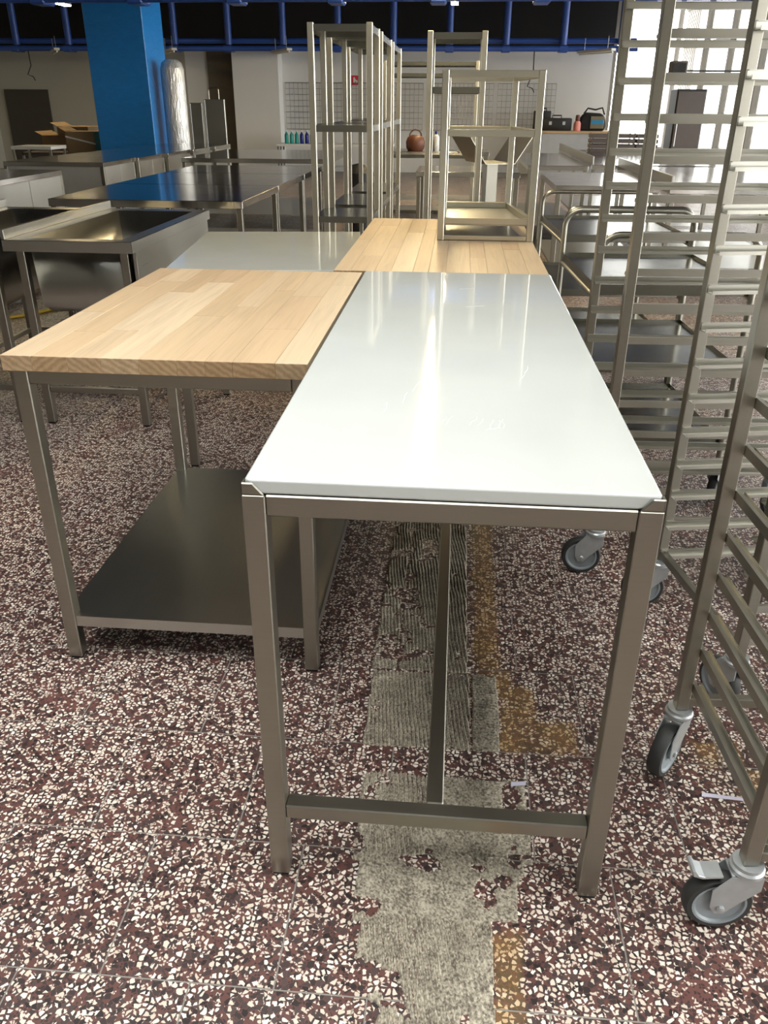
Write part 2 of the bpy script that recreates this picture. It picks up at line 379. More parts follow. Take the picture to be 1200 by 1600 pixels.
struct(put('dark_doorway_1', MB().box(-10.9, -9.8, Y1-.05, Y1, 0, 1.78).mesh('dark_doorway_1', 'unlit_opening')), 'dark brown panel standing in for the unlit doorway')
# right wall: plinth, header, glazing
struct(put('wall_right', MB().box(X1, X1+.2, Y0, Y1, -.1, .12).box(X1, X1+.2, Y0, Y1, 3.7, ZC).mesh('wall_right', 'wallwhite')), 'window wall plinth and header')
NB = 13; bw = (Y1-.1-(-3.9))/NB
for k in range(NB):
    a = -3.9+k*bw
    w = struct(put('window_%d' % (k+1), MB().box(X1+.02, X1+.13, a-.05, a+.05, .12, 3.7).box(X1+.02, X1+.13, a+.05, a+bw-.05, .12, .2).box(X1+.02, X1+.13, a+.05, a+bw-.05, 3.62, 3.7)
        .box(X1+.03, X1+.12, a+.05, a+bw-.05, 2.62, 2.68).mesh('window', 'mullion', .004)))
    put('pane', MB().box(X1+.07, X1+.078, a+.05, a+bw-.05, .2, 2.62).mesh('pane', 'glass'), w)
    put('pane', MB().box(X1+.07, X1+.078, a+.05, a+bw-.05, 2.68, 3.62).mesh('pane', 'glass'), w)
w = struct(put('window_14', MB().box(3.72, 3.80, Y1+.02, Y1+.14, .55, 3.7).box(5.1, X1, Y1+.02, Y1+.14, .55, 3.7).box(3.8, 5.1, Y1+.02, Y1+.14, .55, .63).box(3.8, 5.1, Y1+.02, Y1+.14, 3.62, 3.7).mesh('window', 'mullion', .004)), 'tall window at the right end of the far wall')
put('pane', MB().box(3.8, 5.1, Y1+.07, Y1+.078, .63, 3.62).mesh('pane', 'glass'), w)
# wall behind the photographer with the shop front
struct(put('wall_front', MB().box(X0, X1, Y0-.2, Y0, -.1, ZC).mesh('wall_front', 'wallbeige')), 'wall behind the photographer')
struct(put('ground_outside', MB().box(-30, 40, -40, 50, -.35, -.16).mesh('ground_outside', 'pavement')), 'pale pavement outside the windows')

# ------------------------------------------------------------------ mortar strip
def vnoise(x, y, seed=0):
    def h(i, j):
        n = math.sin(i*127.1+j*311.7+seed*74.7)*43758.5453
        return n-math.floor(n)
    i, j = math.floor(x), math.floor(y); u, v = x-i, y-j; u = u*u*(3-2*u); v = v*v*(3-2*v)
    return (h(i,j)*(1-u)+h(i+1,j)*u)*(1-v)+(h(i,j+1)*(1-u)+h(i+1,j+1)*u)*v
def fbm(x, y, s=0): return .55*vnoise(x,y,s)+.3*vnoise(2.1*x,2.1*y,s+1)+.15*vnoise(4.3*x,4.3*y,s+2)
def mortar(name, label, x0, x1, y0, y1, mask, ang, hole):
    st = .0026; nx, ny = int((x1-x0)/st), int((y1-y0)/st); idx = {}; V = []; Fq = []
    on = [[False]*ny for _ in range(nx)]
    for i in range(nx):
        for j in range(ny):
            x, y = x0+(i+.5)*st, y0+(j+.5)*st
            e = .005*(fbm(x*22, y*22, 5)-.5)*2
            on[i][j] = mask(x+e, y+e*1.3) and fbm(x*17, y*17, 9) > hole(x, y)
    def vid(i, j):
        if (i, j) not in idx:
            x, y = x0+i*st, y0+j*st
            border = not (0 < i < nx and 0 < j < ny and on[i-1][j-1] and on[i][j-1] and on[i-1][j] and on[i][j])
            a = ang(x, y)
            t = (x*math.cos(a)+y*math.sin(a))/.0108 + 1.1*fbm(x*5, y*5, 4) + .35*fbm(x*30, y*30, 6)
            amp = .35 + max(0, fbm(x*6, y*4, 12)-.25)*2.4
            rid = (.5+.5*math.sin(2*PI*t))**1.4
            z = -.0012 if border else 0.0030 - .0034*min(1.15, amp)*(1-rid) + .0046*min(1.3, amp)*rid + .0016*(fbm(x*70, y*70, 2)-.3)
            idx[(i, j)] = len(V); V.append((x, y, z))
        return idx[(i, j)]
    for i in range(nx):
        for j in range(ny):
            if on[i][j]: Fq.append((vid(i,j), vid(i+1,j), vid(i+1,j+1), vid(i,j+1)))
    me = bpy.data.meshes.new(name); me.from_pydata(V, [], Fq); me.materials.append(M['mortar'])
    me.polygons.foreach_set('use_smooth', [True]*len(Fq))
    return tag(put(name, me), label, 'mortar', 'trowelled mortar patches on the floor')
mortar('mortar_patch', 'nearest trowelled grey mortar strip running out of the bottom of the picture', .14, .60, -.62, .34,
       lambda x, y: (x > (.168 if y > .05 else .185+.02*(y < -.1)) and x < (.572 if y > .02 else (.535 if y > -.07 else .478)) and y < .325 and y > -.61),
       lambda x, y: (.15 if x < .33 else (.95 if x < .47 else 1.6)) if y > .08 else (1.1 if y > -.08 else .2), lambda x, y: .27 if y > .1 else .335)
mortar('mortar_patch', 'middle ridged grey mortar rectangle beside the ochre stain', .13, .54, .41, .745,
       lambda x, y: .152 < x < .516 and .424 < y < .74 and abs(x-.44) > .0022, lambda x, y: .1 if x < .44 else 1.5, lambda x, y: .24)
mortar('mortar_patch', 'far grey mortar strip beyond the crossbar under the white front table', .13, .46, .748, 2.1,
       lambda x, y: .147 < x < .432 and .75 < y < 2.09 and abs(x-.22) > .0022, lambda x, y: .1, lambda x, y: .40 if x < .33 else .28)
tag(put('tape_scrap', MB().prism([(.535,.302),(.572,.309),(.574,.322),(.537,.316)], 'z', .0075, .0082).mesh('tape_scrap', 'tape')), 'short lavender tape scrap at the corner of the nearest mortar strip', 'tape', 'tape scraps on the floor')
tag(put('tape_scrap', MB().prism([(1.0,.318),(1.1,.312),(1.102,.322),(1.004,.331)], 'z', .0005, .0012).mesh('tape_scrap', 'tape')), 'long lavender tape scrap on bare tiles near the tray rack', 'tape', 'tape scraps on the floor')
hp = [(-3.9,4.55,.012),(-3.5,4.72,.012),(-3.15,4.81,.012),(-3.0,4.94,.012),(-2.89,5.19,.012),(-2.7,5.4,.012),(-2.3,5.5,.012)]
tag(put('hose', MB().tube(hp, .012, 8).mesh('hose', 'yellow', 0, .6)), 'thin yellow hose lying on the floor under the sinks', 'hose')

# ------------------------------------------------------------------ front tables
def foot(parent, x, y, w=.034): bar('foot_cap', 'blackplastic', parent, x-w/2, x+w/2, y-w/2, y+w/2, 0, .008, .001)
H = .949
t = thing('work_table', 'white plastic-topped steel table in the foreground with an H-shaped lower stretcher', 'table', (0,0,0), 0, 'block of four work tables')
Wd, Ln, zb = .70, 1.93, .922
ch = .021
g = .005; ch = .006
poly = [(g+ch,g),(Wd-g-ch,g),(Wd-g,g+ch),(Wd-g,Ln-g-ch),(Wd-g-ch,Ln-g),(g+ch,Ln-g),(g,Ln-g-ch),(g,g+ch)]
top = put('table_top', MB().prism(poly, 'z', zb, H).mesh('table_top', 'pe', .005, None, 3), t); top['label'] = 'thick glossy white plastic board'
T = .04
def corner_leg(x, y, mx, my):
    mb = MB().box(x, x+T, y, y+T, .008, zb-.0005)
    # ear plates that rise beside the board, cut back on the slant
    sl = [(0, zb-.0006), (T, zb-.0006), (.020, H-.005), (0, H-.005)]
    fx = [(x+T-u, w) if mx else (x+u, w) for u, w in sl]; fy = [(y+T-u, w) if my else (y+u, w) for u, w in sl]
    yy = y+T-.0045 if my else y; xx = x+T-.0045 if mx else x
    mb.prism(fx, 'y', yy, yy+.0045); mb.prism(fy, 'x', xx, xx+.0045)
    put('leg', mb.mesh('leg', 'steel', .002), t); foot(t, x+T/2, y+T/2)
for mx in (0, 1):
    for my in (0, 1): corner_leg(mx*(Wd-T), my*(Ln-T), mx, my)
bar('front_rail', 'steel', t, T, Wd-T, .002, .038, zb-.040, zb-.0005); bar('rear_rail', 'steel', t, T, Wd-T, Ln-.038, Ln-.002, zb-.040, zb-.0005)
for x in (.002, Wd-.038): bar('side_rail', 'steel', t, x, x+.036, T, Ln-T, zb-.040, zb-.0005)
bar('lower_crossbar', 'steel', t, T, Wd-T, .002, .038, .172, .208); bar('lower_crossbar', 'steel', t, T, Wd-T, Ln-.038, Ln-.002, .172, .208)
bar('lower_stretcher', 'steel', t, .331, .367, .038, Ln-.038, .172, .208)
# scratches in the film on the board
mb = MB(); rs = random.Random(4)
def scr(pts): mb.tube([(x, y, H+.0001) for x, y in pts], .0005, 5)
for (x, y, dx, dy) in ((.262,.50,.018,.09),(.245,.42,.006,.07),(.285,.37,-.02,.05),(.27,.36,.012,.035),(.315,.31,.012,.06),(.325,.29,.014,.05),(.34,.30,.012,.05),(.385,.30,.015,.05),(.40,.30,.012,.04),(.415,.28,.03,.012),(.425,.285,.006,.05),(.44,.29,.004,.045),(.45,.29,.002,.05),(.30,.075,.05,-.004),(.31,.065,.04,-.006),(.305,.055,.03,-.004),(.33,.045,.03,-.01),(.37,.10,.035,-.012),(.21,.36,.002,.06),(.515,.66,.012,.06),(.50,.6,.016,.05),(.38,1.35,.06,.02),(.36,1.62,.05,.02)):
    scr([(x, y), (x+dx*.4+rs.uniform(-.004,.004), y+dy*.4), (x+dx*.75+rs.uniform(-.004,.004), y+dy*.75), (x+dx, y+dy)])
put('scratch_marks', mb.mesh('scratch_marks', 'white', 0, .6), t)['kind'] = 'stuff'

TONES = [(.60,.44,.28),(.56,.40,.255),(.64,.49,.33),(.52,.37,.23),(.61,.46,.305),(.66,.52,.36),(.57,.415,.26),(.62,.465,.295)]
def block_top(parent, x0, x1, y0, y1, z0, z1, lanes, seed):
    r = random.Random(seed); ws = [r.uniform(.75, 1.25) for _ in range(lanes)]; s = sum(ws); x = x0
    par = put('table_top', MB().box(x0+.004, x1-.004, y0+.004, y1-.004, z0+.002, z1-.004).mesh('table_top', 'oak'), parent); par.color = (.56,.42,.27,1); par['label'] = 'oak butcher-block top of glued staves'
    for w in ws:
        w = w/s*(x1-x0); cuts = [y0] + sorted(y0+(y1-y0)*c for c in r.choice(([r.uniform(.3,.7)], [r.uniform(.2,.4), r.uniform(.6,.85)], [r.uniform(.45,.8)]))) + [y1]
        for a, bq in zip(cuts, cuts[1:]):
            o = put('stave', MB().box(x+.0002, x+w-.0002, a+.0002, bq-.0002, z0, z1-r.uniform(0,.0003)).mesh('stave', 'oak', .0008), par)
            c = r.choice(TONES); c = tuple(.92*(.85*u+.15*v) for u, v in zip(c, (.597,.445,.288))); k = r.uniform(.95, 1.05); o.color = (c[0]*k, c[1]*k, c[2]*k, 1)
        x += w
def steel_frame(t, x0, x1, y0, y1, ztop, shelf=None, T=.04, leg_mat='steel', rail_h=.04):
    for x in (x0, x1-T):
        for y in (y0, y1-T):
            bar('leg', leg_mat, t, x, x+T, y, y+T, .008, ztop); foot(t, x+T/2, y+T/2)
    bar('front_rail', leg_mat, t, x0+T, x1-T, y0+.002, y0+T-.002, ztop-rail_h, ztop); bar('rear_rail', leg_mat, t, x0+T, x1-T, y1-T+.002, y1-.002, ztop-rail_h, ztop)
    for x in (x0, x1-T): bar('side_rail', leg_mat, t, x+.002, x+T-.002, y0+T, y1-T, ztop-rail_h, ztop)
    if shelf:
        z = shelf; e = .004
        mb = MB().box(x0+e, x1-e, y0+T, y1-T, z-.0015, z).box(x0+T, x1-T, y0+.008, y0+T, z-.0015, z).box(x0+T, x1-T, y1-T, y1-.008, z-.0015, z)
        mb.box(x0+T, x1-T, y0+.006, y0+.008, z-.035, z).box(x0+T, x1-T, y1-.008, y1-.006, z-.035, z).box(x0+e-.001, x0+e+.001, y0+T, y1-T, z-.035, z).box(x1-e-.001, x1-e+.001, y0+T, y1-T, z-.035, z)
        put('shelf', mb.mesh('shelf', 'steel_sheet'), t)
t = thing('work_table', 'oak butcher-block table with a steel undershelf, left of the white foreground table', 'table', (0,0,0), 0, 'block of four work tables')
block_top(t, -.782, -.004, .69, 1.905, .906, .946, 9, 3)
steel_frame(t, -.772, -.010, .712, 1.83, .9055, .152)
t = thing('work_table', 'oak butcher-block table behind the white one, carrying a small steel cage stand', 'table', (0,0,0), 0, 'block of four work tables')
block_top(t, -.118, .692, 1.936, 3.53, .906, .946, 11, 8)
steel_frame(t, .02, .68, 1.96, 3.5, .9055)
t = thing('work_table', 'low white plastic-topped table behind the left oak one, beside the sink', 'table', (-.99,3.262,0), .118, 'block of four work tables')
put('table_top', MB().box(0, .82, -1.14, 0, .874, .896).mesh('table_top', 'pe', .005, None, 2), t)
steel_frame(t, .02, .72, -1.10, -.02, .8735)

# ------------------------------------------------------------------ cage stand on the rear oak table
t = thing('cage_stand', 'small open stainless cage stand on the rear oak table top', 'stand', (0,0,0))
q = .03; zt = .9465
P = {'fl': (.252,2.745), 'fr': (.662,2.745), 'rl': (.252,3.43), 'rr': (.59,3.43)}
for k, (x, y) in P.items(): bar('post', 'steel_warm', t, x, x+q, y, y+q, zt, 1.645)
def rail(name, a, bq, z, h=.028, w=.026):
    (ax, ay), (bx, by) = P[a], P[bq]; c = q/2; d = Vector((bx-ax, by-ay, 0)); l = d.length-q; d.normalize(); n = Vector((-d.y, d.x, 0)); s0 = Vector((ax+c, ay+c, 0))+d*c
    mb = MB(); pts = [s0-n*w/2, s0+d*l-n*w/2, s0+d*l+n*w/2, s0+n*w/2]
    mb.prism([(v.x, v.y) for v in pts], 'z', z, z+h); put(name, mb.mesh(name, 'steel_warm', .002), t)
for z in (1.615, 1.385, 1.018): 
    for a, bq in (('fl','fr'), ('rl','rr'), ('fl','rl'), ('fr','rr')): rail('rail', a, bq, z)
rail('rail', 'fl', 'fr', .949, .02); rail('rail', 'rl', 'rr', .949, .02)
put('tray', MB().prism([(.268,2.765),(.675,2.765),(.603,3.44),(.268,3.44)], 'z', 1.012, 1.0175).mesh('tray', 'steel_sheet'), t)
put('tray', MB().prism([(.285,2.775),(.66,2.775),(.592,3.43),(.285,3.43)], 'z', .9468, .9485).mesh('tray', 'steel_sheet'), t)

# ------------------------------------------------------------------ casters and tray racks
R_W = .07
caster_meshes = {}
def caster_parts():
    if caster_meshes: return caster_meshes
    mb = MB(); hz = R_W*1.0
    mb.lathe([(.006,.180),(.030,.180),(.030,.172),(.034,.168),(.034,.160),(.028,.156),(.006,.156)], 20)       # swivel bearing
    off = -.042
    for s in (-1, 1):                                                                                            # fork legs
        pl = [(.028,.158),(-.034,.158),(-.066,.118),(-.064,.072),(-.052,.054),(-.034,.054),(-.022,.070),(.006,.100),(.028,.122)]
        mb.prism(pl, 'y', s*.0225-.0012, s*.0225+.0012)
    mb.box(-.034, .026, -.0225, .0225, .154, .158)
    caster_meshes['fork'] = mb.mesh('caster', 'zinc', 0, .5)
    c = (off, 0, R_W)
    caster_meshes['tyre'] = MB().lathe([(.054,-.017),(.064,-.017),(.069,-.010),(.070,0),(.069,.010),(.064,.017),(.054,.017)], 36, 'y', c, True).mesh('tyre', 'tyre', 0, .7)
    caster_meshes['hub'] = MB().lathe([(.010,-.020),(.016,-.019),(.018,-.013),(.046,-.013),(.050,-.0175),(.0545,-.0178),(.0545,.0178),(.050,.0175),(.046,.013),(.018,.013),(.016,.019),(.010,.020)], 32, 'y', c).mesh('wheel_hub', 'hub', 0, .5)
    caster_meshes['bolt'] = MB().lathe([(.002,-.030),(.0075,-.029),(.0075,-.0238),(.0075,.0238),(.0075,.029),(.002,.030)], 6, 'y', c).mesh('axle_bolt', 'zinc', .0008)
    caster_meshes['brake'] = MB().prism([(-.050,.150),(-.090,.146),(-.108,.152),(-.112,.166),(-.106,.168),(-.098,.156),(-.086,.152),(-.050,.156)], 'y', -.020, .020).mesh('brake_pedal', 'zinc', .001)
    return caster_meshes
def caster(parent, x, y, ang, brake=False, ztop=.18):
    cm = caster_parts(); o = put('caster', cm['fork'], parent, (x, y, ztop-.18), ang)
    for n, k in (('tyre','tyre'), ('wheel_hub','hub'), ('axle_bolt','bolt')): put(n, cm[k], o)
    if brake: put('brake_pedal', cm['brake'], o)
def runner_mesh(Ln, key):
    k = ('runner', round(Ln,3))
    if k not in _cache:
        # folded channel: web on the post, shelf inward (+y), small lip
        pr = [(0,0),(.030,0),(.030,.010),(.0285,.010),(.0285,.0015),(.0015,.0015),(.0015,.021),(.009,.021),(.009,.0225),(0,.0225)]
        _cache[k] = MB().prism(pr, 'x', 0, Ln).mesh('runner', 'runner')
    return _cache[k]
def tray_rack(label, loc, rz, Lr, Wr, zs, casters, ztop=1.86, p=.03):
    """runners run along local x; near frame at y=0, far frame at y=Wr; loc is the near left post centre"""
    t = thing('tray_rack', label, 'tray rack', loc, rz, 'stainless tray rack trolleys')
    h = p/2
    for x in (0, Lr):
        for y in (0, Wr): bar('post', 'steel', t, x-h, x+h, y-h, y+h, .1805, ztop, .002)
    rm = runner_mesh(Lr+.02, 0)
    for z in zs:
        put('runner', rm, t, (-.01, h, z)); o = put('runner', rm, t, (Lr+.01, Wr-h, z), PI)
    for z in (.19, ztop-.03):
        for y in (0, Wr): bar('cross_rail', 'steel', t, h, Lr-h, y-.010, y+.010, z, z+.025, .002) if z > 1 else None
        for x in (0, Lr): bar('end_rail', 'steel', t, x-.012, x+.012, h, Wr-h, z, z+.025, .002)
    for (x, y), a in zip(((0,0),(Lr,0),(0,Wr),(Lr,Wr)), casters): caster(t, x, y, a[0]-rz, a[1])
    return t
def direc(dx, dy): return math.atan2(-dy, -dx)      # caster trails along local -x
zsA = [.200+.1055*k for k in range(16)]
aA = math.atan2(.093, .52)
tray_rack('stainless tray rack trolley just behind the nearest rack, right of the foreground table', (1.151,.66,0), aA, .66, .535, zsA,
          [(direc(-.4,.9),0),(direc(1,.2),0),(direc(-1,.02),0),(direc(-1,.3),0)])
tray_rack('farthest of the three stainless tray rack trolleys, its wheel beside the white table top', (.878,1.382,0), .048, .80, .485, zsA,
          [(direc(-1,.08),0),(direc(-1,.3),0),(direc(-1,.5),0),(direc(1,.1),0)])
# nearest rack: runners run front to back, seen along its left frame
zsC = [.238+.1035*k for k in range(16)]
tray_rack('nearest stainless tray rack trolley at the right edge with a braked front wheel', (1.56,.005,0), PI/2+.055, .46, .59, zsC,
          [(direc(-1,0),0),(direc(-1,.3),0),(direc(-1,-.05),1),(direc(-.62,-.78),0)])

# ------------------------------------------------------------------ tube trolleys
def rounded(x0, x1, z0, z1, y, r=.07, n=6):
    pts = [(x0, z0)] + arc(x0+r, z1-r, r, PI, PI/2, n) + arc(x1-r, z1-r, r, PI/2, 0, n) + [(x1, z0)]
    return [(u, y, w) for u, w in pts]
def trolley(label, loc, rz, Wt, Lt, ztop, shelves):
    t = thing('serving_trolley', label, 'trolley', loc, rz, 'tubular serving trolleys')
    for y in (0, Lt):
        put('tube_loop', MB().tube(rounded(0, Wt, .14, ztop, y), .0125, 12).mesh('tube_loop', 'steel', 0, .8), t)
    for z in shelves:
        mb = MB().box(.0, Wt, .02, Lt-.02, z-.002, z)
        for (a, bq, c, d) in ((0,Wt,.018,.021),(0,Wt,Lt-.021,Lt-.018),(-.001,.002,.018,Lt-.018),(Wt-.002,Wt+.001,.018,Lt-.018)): mb.box(a, bq, c, d, z-.028, z+.012)
        put('shelf', mb.mesh('shelf', 'steel_shaded'), t)
        for x in (0, Wt): put('side_tube', MB().tube([(x, .0, z-.035), (x, Lt, z-.035)], .009, 8).mesh('side_tube', 'steel', 0, .8), t)
    for (x, y) in ((0,0),(Wt,0),(0,Lt),(Wt,Lt)): caster(t, x, y, 2.2+3*x+y, 0, .18)
trolley('tubular steel trolley with dark mirror shelves seen through the tray racks', (.878,1.99,0), .055, .59, .78, 1.085, (.27,.585,.89))
trolley('farther tubular steel trolley beside the cage stand, right of the oak table', (.942,3.62,0), .05, .70, .93, 1.005, (.25,.55,.85))

# ------------------------------------------------------------------ sinks on the left
def sink(label, x0, x1, y0, y1, h, panel, group='sink units on the left'):
    t = thing('sink_unit', label, 'sink', ((x0+x1)/2, (y0+y1)/2, 0), 0, group)
    w, d = (x1-x0)/2, (y1-y0)/2
    bx0, bx1, by0, by1 = -w+.10, w-.07, -d+.07, d-.10
    mb = MB(); zt = h
    for (a, bq, c, e) in ((-w,w,-d,by0),(-w,w,by1,d),(-w,bx0,by0,by1),(bx1,w,by0,by1)): mb.box(a, bq, c, e, zt-.002, zt)
    for (a, bq, c, e) in ((-w,w,-d,-d+.0015),(-w,w,d-.0015,d),(-w,-w+.0015,-d,d),(w-.0015,w,-d,d)): mb.box(a, bq, c, e, zt-.052, zt)
    put('rim', mb.mesh('rim', 'steel_sheet'), t)
    zb_ = h-.36; r = .06; mb = MB()
    # basin: inner and outer skins with rounded floor edges
    def ring(x0_, x1_, y0_, y1_, z, n): 
        return [(x0_,y0_,z),(x1_,y0_,z),(x1_,y1_,z),(x0_,y1_,z)]
    lv = []
    for z, ins in [(zt, 0), (zb_+r, .012)] + [(zb_+r-r*math.sin(a), .012+r*(1-math.cos(a))) for a in (PI/8, PI/4, 3*PI/8, PI/2)]:
        lv.append(ring(bx0+ins, bx1-ins, by0+ins, by1-ins, z, 0))
    n = 0
    for lvq in lv: mb.v += lvq
    for i in range(len(lv)-1):
        for k in range(4): mb.f.append((i*4+k, i*4+(k+1)%4, (i+1)*4+(k+1)%4, (i+1)*4+k))
    e = (len(lv)-1)*4; mb.f.append((e, e+1, e+2, e+3))
    me = mb.mesh('basin', 'steel_sheet', 0, .5); o = put('basin', me, t)
    so = o.modifiers.new('sheet', 'SOLIDIFY'); so.thickness = .002; so.offset = 0
    put('drain', MB().lathe([(.004,zb_+.0025),(.03,zb_+.0025),(.042,zb_+.004),(.045,zb_+.002),(.045,zb_-.03),(.03,zb_-.08),(.004,zb_-.08)], 20).mesh('drain', 'zinc', 0, .6), t)
    bar('backsplash', 'steel_sheet', t, -w, -w+.018, -d, d, zt+.0002, zt+.045, .002)
    if panel: bar('side_panel', 'steel_sheet', t, w-.0195, w-.0018, -d+.05, d-.05, zt-.42, zt-.0525, .001)
    for x in (-w+.06, w-.06):
        for y in (-d+.04, d-.08): bar('leg', 'steel', t, x-.02, x+.02, y, y+.04, .008, zt-.053); foot(t, x, y+.02)
    for y in (-d+.05, d-.07): bar('lower_rail', 'steel', t, -w+.08, w-.08, y, y+.02, .17, .20)
    for x in (-w+.05, w-.07): bar('lower_rail', 'steel', t, x, x+.02, -d+.08, d-.08, .17, .20)
sink('deep single-bowl stainless sink unit with a tall side panel behind the oak table', -1.795, -1.165, 2.62, 3.93, .93, True)
sink('stainless sink unit at the left edge, alongside the deep single-bowl sink', -2.46, -1.83, 2.62, 3.93, .93, False)
def cabinet(label, x0, x1, y0, y1, h, front='steel_sheet', side='steel_sheet', z0=.12, basin=False, group='steel units along the left row'):
    t = thing('steel_cabinet', label, 'cabinet', (x0, y0, 0), 0, group)
    w, d = x1-x0, y1-y0
    put('top', MB().box(0, w, 0, d, h-.045, h).mesh('top', 'steel_mirror', .002), t)
    if basin: bar('backsplash', 'steel_sheet', t, 0, .02, 0, d, h+.0003, h+.05); 
    for x in (0, w-.04):
        for y in (0, d-.04): bar('leg', 'steel', t, x, x+.04, y, y+.04, .008, h-.0455); foot(t, x+.02, y+.02)
    put('front_panel', MB().box(.041, w-.041, .004, .02, z0, h-.046).mesh('front_panel', front), t)
    n = max(1, round(d/.6)); s = (d-.08)/n
    for k in range(n): put('side_panel', MB().box(w-.018, w-.003, .041+k*s+.004, .04+(k+1)*s-.005, z0, h-.046).mesh('side_panel', side, .001), t)
    put('bottom_shelf', MB().box(.041, w-.02, .021, d-.005, z0-.02, z0-.001).mesh('bottom_shelf', 'steel_sheet'), t)
cabinet('large stainless cabinet at the left edge, in front of the long row', -4.15, -3.42, 4.9, 6.86, .935, basin=True)
ys = [8.0, 8.95, 9.9, 10.85, 11.8, 12.7]
nms = ['nearest unit of the long steel row, its end in pale grey film', 'second steel unit from the film-faced end of the long row', 'middle steel unit of the long row by the blue column', 'fourth steel unit of the long row, below the blue column', 'farthest steel unit of the long row with bare panels leaning behind']
for k in range(5): cabinet(nms[k], -4.6+.06*k, -3.48+.045*k, ys[k]+.003, ys[k+1]-.003, .93, 'film' if k == 0 else 'steel_sheet')

# ------------------------------------------------------------------ generic far tables
def far_table(label, x0, x1, y0, y1, h=.9, upstand=None, shelf=.25, top='steel_mirror', group='stainless tables in the hall', legs=2):
    t = thing('steel_table', label, 'table', (x0, y0, 0), 0, group); w, d = x1-x0, y1-y0
    put('table_top', MB().box(0, w, 0, d, h-.05, h).mesh('table_top', top, .002), t)
    for x in (.01, w-.05):
        for k in range(legs): y = .01+(d-.06)*k/(legs-1); bar('leg', 'steel', t, x, x+.04, y, y+.04, .008, h-.0505); foot(t, x+.02, y+.02)
    for x in (.02, w-.045): bar('lower_rail', 'steel', t, x, x+.025, .05, d-.05, shelf-.03, shelf-.003)
    put('shelf', MB().box(.015, w-.015, .05, d-.05, shelf-.002, shelf).mesh('shelf', 'steel_sheet'), t)
    if upstand == 'left': bar('upstand', 'steel_sheet', t, 0, .02, 0, d, h+.0003, h+.09)
    if upstand == 'back': bar('upstand', 'steel_sheet', t, 0, w, d-.02, d, h+.0003, h+.09)
    return t
far_table('mirror-topped steel table behind the sink, nearest of its row of three', -2.55, -1.15, 4.70, 5.93)
far_table('middle steel table of the mirror-topped row reflecting the blue column', -2.55, -1.15, 5.945, 7.18)
far_table('farthest steel table of the mirror-topped row, left of the tall shelving', -2.55, -1.15, 7.195, 8.3)
far_table('wide steel table in front of the white wall pillar', -3.1, -1.25, 9.5, 11.7)
far_table('steel table at the right behind the trolleys, with a plain flat top', 1.16, 2.03, 6.30, 7.85)
far_table('steel table at the right with a long raised left edge, behind the tray racks', 2.10, 3.35, 6.25, 8.85, upstand='left', legs=3)
far_table('narrow steel table at the right in front of the far counter', 1.10, 1.78, 8.85, 11.5)
far_table('steel table with a raised left edge close to the far counter', 1.84, 3.2, 9.05, 12.6, upstand='left', legs=3)
far_table('steel table in the centre background carrying a brown bag', -.75, .75, 11.55, 12.45)
far_table('steel table between the tall shelving and the chute', -.1, .95, 7.7, 8.6)
far_table('small white table by the doorway on the left', -7.2, -6.5, 13.2, 13.8, .84, top='white', shelf=.4)

# ------------------------------------------------------------------ tall shelving
def shelving(label, x0, x1, y0, y1, h, zs, p=.038, mat='steel_warm'):
    t = thing('shelving_rack', label, 'shelving', (x0, y0, 0), 0, 'tall open stainless shelving racks'); w, d = x1-x0, y1-y0
    for x in (0, w-p):
        for y in (0, d-p): bar('post', mat, t, x, x+p, y, y+p, .0, h, .002)
    for z in zs:
        mb = MB().box(p*.3, w-p*.3, p*.3, d-p*.3, z-.003, z)
        for (a, bq, c, e) in ((p,w-p,.004,.007),(p,w-p,d-.007,d-.004),(.004,.007,p,d-p),(w-.007,w-.004,p,d-p)): mb.box(a, bq, c, e, z-.04, z)
        put('shelf', mb.mesh('shelf', 'steel_shaded'), t)
shelving('nearest tall shelving rack left of the cage stand', -.645, -.235, 4.62, 5.16, 1.965, (.25,.82,1.385,1.955))
shelving('second tall shelving rack, directly behind the nearest one', -.635, -.235, 5.36, 6.22, 1.965, (.25,.82,1.385,1.955))
shelving('third tall shelving rack, last of the row left of the cage stand', -.635, -.235, 6.42, 7.35, 1.965, (.25,.82,1.385,1.955))
shelving('tall narrow shelving rack standing behind the cage stand', .085, .495, 5.22, 5.75, 1.96, (.35,1.62,1.95))
shelving('wide shelving rack far behind the tall racks', -.62, .52, 9.8, 10.35, 1.97, (.3,.95,1.84,1.96))

# folded chute on a pedestal
t = thing('metal_chute', 'folded stainless chute on a post behind the cage stand', 'chute', (.60,6.35,0), .35)
mb = MB(); pr = [(-.27,1.27),(-.13,1.07),(.13,1.07),(.27,1.27),(.268,1.274),(.128,1.074),(-.128,1.074),(-.268,1.274)]
mb.prism(pr, 'y', -.22, .25); put('trough', mb.mesh('trough', 'steel_warm'), t)
bar('pedestal', 'steel', t, -.05, .05, -.05, .05, .01, 1.0695); bar('base_plate', 'steel_sheet', t, -.2, .2, -.2, .2, 0, .0095)

